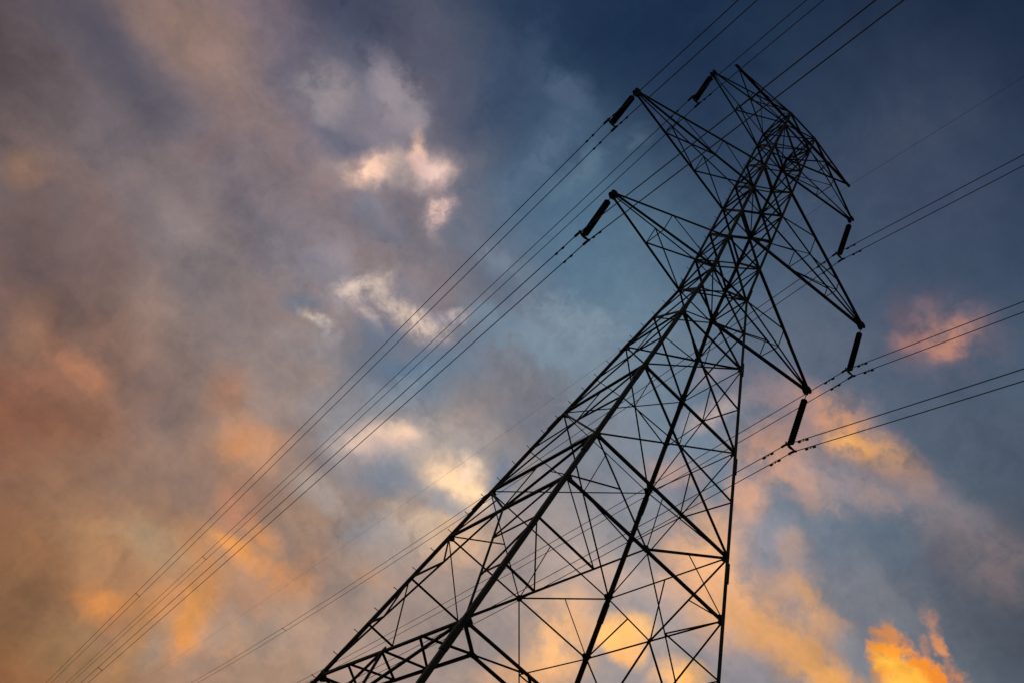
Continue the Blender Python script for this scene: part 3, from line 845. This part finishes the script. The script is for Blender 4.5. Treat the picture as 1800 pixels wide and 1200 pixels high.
SIDE_WORD = {-1: 'left', 1: 'right'}
for name in ('lower', 'middle', 'upper'):
    for s in (-1, 1):
        d = SIDES[s]
        tip = tip_pt(name, s)
        ins = empty('insulator_string', 'dark insulator string hanging from the tip of the %s %s cross arm' % (name, SIDE_WORD[s]),
                    'insulator', 'insulator strings hanging from the cross arms', tip)
        drop = d['drop']
        yoke_z = -drop + 0.17
        top = -0.55
        n = 18
        pitch = (abs(yoke_z) - 0.12 - abs(top)) / n
        bm = bmesh.new()
        tube(bm, [(0, 0, -0.05), (0, 0, top)], 0.018, 8)
        tube(bm, [(0, 0, top - n * pitch), (0, 0, yoke_z - 0.02)], 0.020, 8)
        add_obj('hanger_link', bm, FIT, ins)
        for i in range(n):
            bm = bmesh.new()
            r = 0.138
            lathe(bm, (0, 0, top - i * pitch), (0, 0, -1),
                  [(0.045, 0), (0.052, 0.03), (0.050, 0.045), (r * 0.8, 0.060), (r, 0.082), (r * 0.985, 0.095), (r * 0.75, 0.090), (0.045, 0.105), (0.030, pitch + 0.002)], 20)
            o = add_obj('insulator_disc', bm, GLAZE, ins)
            for p_ in o.data.polygons:
                p_.use_smooth = True
        bm = bmesh.new()
        h = d['h'] / 2
        plate(bm, (0, 0, yoke_z - 0.05), (0, 1, 0), (1, 0, 0), [(-h - .05, -.05), (-h - .05, .0), (-.06, .09), (.06, .09), (h + .05, .0), (h + .05, -.05)][::-1], 0.03)
        add_obj('yoke_plate', bm, FIT, ins)
        for sub in (-1, 1):
            bm = bmesh.new()
            c = Vector((sub * h, 0, -drop))
            tube(bm, [c + Vector((0, 0, 0.13)), c + Vector((0, 0, 0.02))], 0.022, 8)
            tube(bm, [c + Vector((0, -0.19, -0.045)), c + Vector((0, -0.12, -0.01)), c + Vector((0, 0, 0.015)), c + Vector((0, 0.12, -0.01)), c + Vector((0, 0.19, -0.045))], 0.05, 8)
            add_obj('suspension_clamp', bm, FIT, ins)
            ys = [-160, -120, -90, -70, -50, -35, -25, -18, -12, -8, -5, -3, -1.5, -0.6, -0.2, 0, 0.2, 0.6, 1.5, 3, 5, 8, 12, 18, 25, 35, 45, 55, 65, 75, 85, 100, 120, 140, 165, 190, 220, 260, 300, SPAN]
            bm = bmesh.new()
            tube(bm, [wire_pt(name, s, sub, y) for y in ys if y <= d['sf'] / d['cf'] + 20], 0.019, 6)
            w = add_obj('conductor_wire', bm, ALU)
            w['label'] = '%s power line of the pair hanging from the %s %s cross arm' % ('inner' if sub * s < 0 else 'outer', name, SIDE_WORD[s])
            w['category'] = 'power line'
            w['group'] = 'paired power lines running past the tower'
            for y in ((-0.72 if s < 0 else -0.97), (1.08 if s < 0 else 0.85)):
                c = wire_pt(name, s, sub, y)
                stockbridge(c, wire_pt(name, s, sub, y + 0.1) - wire_pt(name, s, sub, y - 0.1), w)
        # bundle spacer
        y = 66.3
        a, b = wire_pt(name, s, -1, y), wire_pt(name, s, 1, y)
        bm = bmesh.new()
        t = Vector((0, 1, 0))
        for c in (a, b):
            tube(bm, [c - t * 0.10, c + t * 0.10], 0.030, 8)
        for k in (-0.11, 0.11):
            tube(bm, [a + t * k, b + t * k], 0.011, 6)
        sp = add_obj('wire_spacer', bm, FIT)
        sp['label'] = 'small spacer clamped between the two power lines from the %s %s arm' % (name, SIDE_WORD[s])
        sp['category'] = 'spacer'
        sp['group'] = 'spacers on the paired power lines'

bm = bmesh.new()
def earth(y):
    ab = abs(y)
    s_, c_ = (0.0274, 0.00032) if y > 0 else (0.17, 0.0003)
    return Vector((RP + 0.0349 * ab if y > 0 else RP - 0.03 * ab, y, ZP + BASE - 0.18 - s_ * ab + c_ * ab * ab))
tube(bm, [earth(y) for y in (-160, -120, -90, -60, -40, -25, -15, -8, -3, 0, 3, 8, 15, 25, 40, 60, 90, 120, 160, 200, 250, 300) if y <= 200], 0.007, 6)
w = add_obj('earth_wire', bm, ALU)
w['label'] = 'single very thin earth wire strung from the topmost arm tip on the right'
w['category'] = 'earth wire'
